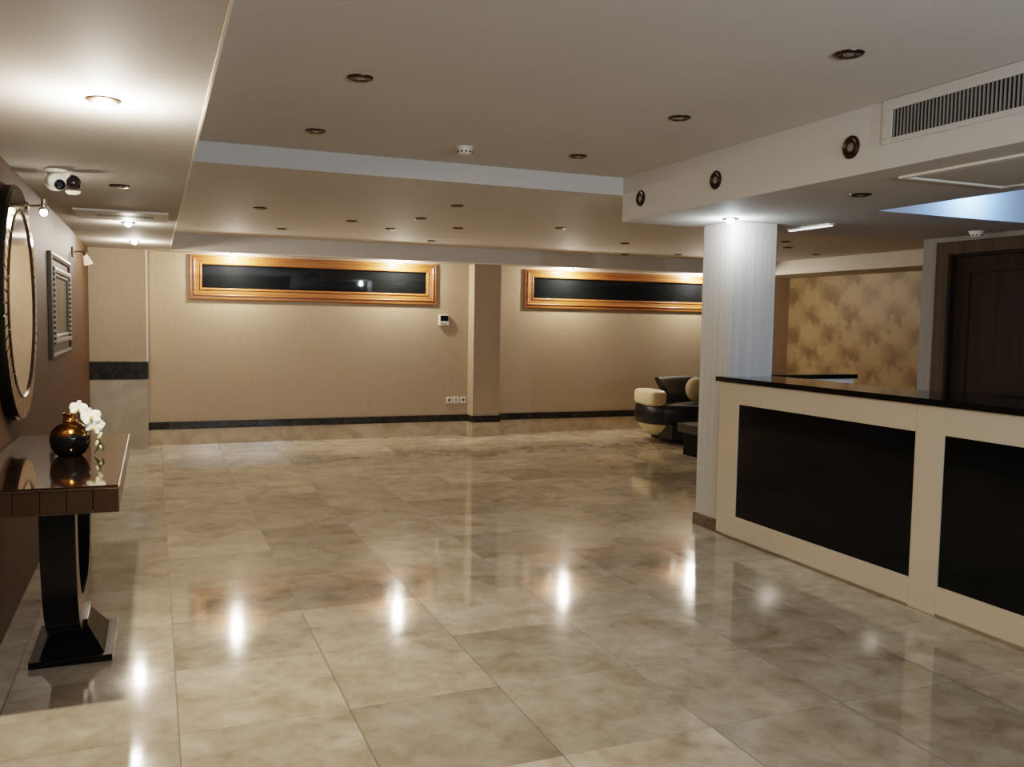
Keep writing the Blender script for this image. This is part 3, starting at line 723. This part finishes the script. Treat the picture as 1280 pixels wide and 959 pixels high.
# cream lower shell at both ends, black bulging apron in the middle
Q0 = plan(1.19, .59, .40, 96); Q1 = plan(1.02, .44, .33, 96)
MB().loft([at(Q1, .075), at(plan(1.1, .52, .37, 96), .13), at(Q0, .236)]).build('lower_shell', M['creamleather'], t, smooth=True)
A = []
for z, ofs in ((.055, .05), (.10, .068), (.17, .072), (.25, .06)):
    A.append([(SX - 1.03 + 2.06 * k / 20, 9.74 - (.60 + ofs) * (1 - ((-1.03 + 2.06 * k / 20) / 1.3) ** 2) ** .36, z) for k in range(21)] + [(SX + 1.03, 9.6, z), (SX - 1.03, 9.6, z)])
MB().loft(A).build('front_apron', M['leather'], t, smooth=True)
MB().loft([at(plan(.98, .40, .3), .0305), at(plan(.98, .40, .3), .078)]).build('plinth', M['blackwood'], t)
for fx, fy in ((SX - .80, 9.24), (SX + .80, 9.24), (SX - .8, 10.05), (SX + .8, 10.05)):
    MB().lathe([(.02, 0), (.02, .004), (.014, .01), (.014, .07), (.022, .085)], (fx, fy, 0), n=20).build('foot', M['chrome'], t, smooth=True)
# backrest: curved, flares outwards at the top
rings = []; NB = 40
for z, grow, th_ in ((.44, -.02, .2), (.55, -.035, .2), (.64, .0, .18), (.72, .045, .15), (.79, .075, .11), (.815, .07, .06)):
    outp, inp = [], []
    for k in range(NB + 1):
        u_ = -1 + 2 * k / NB; x = SX + u_ * (.86 + grow)
        yb = 10.14 - .30 * abs(u_) ** 2.4
        outp.append((x, yb + grow * .4, z)); inp.append((x * 1.0, yb - th_, z))
    rings.append(outp + inp[::-1])
MB().loft(rings).build('backrest', M['leather'], t, smooth=True)
for s_ in (-1, 1):
    MB().puff((SX + s_ * 1.10, 9.70, .57), (.125, .30, .105), .42, rot=Matrix.Rotation(s_ * .12, 3, 'Z')).build('armrest', M['creamleather'], t, smooth=True)
m = MB(); m.lathe([(.02, -.058), (.10, -.052), (.15, -.030), (.168, 0), (.15, .030), (.10, .052), (.02, .058)], (6.53, 9.58, .662), Vector((-.1, -1, .22)).normalized(), 40)
tag(m.build('round_cushion', M['cushion'], smooth=True), 'round cream cushion leaning on the black sofa back, half hidden by the column', 'cushion')

t = thing('coffee_table', 'low black coffee table with grey top in front of the sofa', 'table', (6.0, 8.35, 0))
MB().box(5.60, 6.7, 8.12, 8.6, .35, .372).build('tabletop', M['greyglass'], t, bevel=.003)
MB().box(5.605, 6.695, 8.125, 8.595, .27, .3498).build('apron', M['greyglass'], t, bevel=.003)
for lx in (5.68, 6.5):
    MB().box(lx, lx + .14, 8.14, 8.58, 0, .2698).build('leg', M['blacklac'], t, bevel=.003)

# ------------------------------------------------------------------ lights
def lamp(name, kind, loc, energy, col, size=.03, **kw):
    l = bpy.data.lights.new(name, kind); l.energy = energy; l.color = col[:3]
    if kind in ('POINT', 'SPOT'): l.shadow_soft_size = size
    for k, v in kw.items(): setattr(l, k, v)
    o = bpy.data.objects.new(name, l); COL.objects.link(o); o.location = loc
    return o
WL = (1, .89, .75)
def spot(name, loc, e, col, deg=150, blend=.6, tgt=None):
    o = lamp(name, 'SPOT', loc, e, col, .03, spot_size=math.radians(deg), spot_blend=blend)
    if tgt is not None: o.rotation_euler = (Vector(tgt) - Vector(loc)).to_track_quat('-Z', 'Y').to_euler()
    return o
for (x, y, z), _ in LIT[:1]: lamp('soffit_glow', 'POINT', (x, y, z - .05), 42, WL, .03); spot('soffit_lamp', (x, y, z - .06), 58, WL, 150, .7)  # the glow point is added to imitate the bulb's bloom on the soffit
for ((x, y, z), _), e_ in zip(LIT[1:3], (9, 23)): lamp('soffit_lamp', 'POINT', (x, y, z - .06), e_, WL, .03)
for (x, y, z), _ in LIT[3:]: lamp('window_lamp', 'POINT', (x, y, z - .06), 24, WL, .03)
lamp('column_lamp', 'POINT', (CSP[0], CSP[1], ZL - .06), 8, (.78, .91, 1), .03)
lamp('mirror_lamp_light', 'POINT', lamp1 + Vector((.02, 0, 0)), 1.4, WL, .02)
# lamps of the part of the lobby behind the photographer
spot('soffit_lamp', (-.16, 1.22, ZL - .05), 22, WL, 165, .5)
spot('soffit_lamp', (-.16, -1.0, ZL - .05), 40, WL, 165, .5)
# cold light in the ceiling recess behind reception
lamp('recess_lamp', 'POINT', (5.0, 4.12, RZ - .07), 13, (.20, .42, 1), .05)
# added cool fill spots behind the photographer, aimed up at ceiling and step
for x in (1.3, 2.6): spot('cool_fill_spot', (x, -1.2, 1.7), 170, (.72, .85, 1), 105, 1, (x + .3, 5.0, 2.7))

wd = bpy.data.worlds.new('night'); sc.world = wd; wd.use_nodes = True
wd.node_tree.nodes['Background'].inputs[0].default_value = (.01, .012, .016, 1); wd.node_tree.nodes['Background'].inputs[1].default_value = .3

# ------------------------------------------------------------------ camera (solved from the room's vanishing lines)
F, YAW, PITCH, ROLL = 1093.1, .38904, .070008, .016892
cam = bpy.data.cameras.new('camera'); cam.sensor_fit = 'HORIZONTAL'; cam.sensor_width = 36; cam.lens = F / 1280 * 36; cam.clip_start = .05
co = bpy.data.objects.new('camera', cam); COL.objects.link(co)
cy_, sy_ = math.cos(YAW), math.sin(YAW); cp, sp = math.cos(PITCH), math.sin(PITCH); cr, sr = math.cos(ROLL), math.sin(ROLL)
fwd = Vector((sy_, cy_, 0)); right = Vector((cy_, -sy_, 0)); up = Vector((0, 0, 1))
f2 = fwd * cp - up * sp; u2 = up * cp + fwd * sp
r3 = right * cr + u2 * sr; u3 = u2 * cr - right * sr
co.matrix_world = Matrix(((r3.x, u3.x, -f2.x, 0), (r3.y, u3.y, -f2.y, 0), (r3.z, u3.z, -f2.z, 1.5), (0, 0, 0, 1)))
sc.camera = co

sc.view_settings.view_transform = 'Filmic'
sc.view_settings.look = 'Medium High Contrast'
sc.view_settings.exposure = 0.4
sc.cycles.max_bounces = 10; sc.cycles.diffuse_bounces = 6; sc.cycles.glossy_bounces = 5
sc.cycles.sample_clamp_indirect = 6; sc.cycles.use_denoising = True
sc.cycles.caustics_reflective = False; sc.cycles.caustics_refractive = False
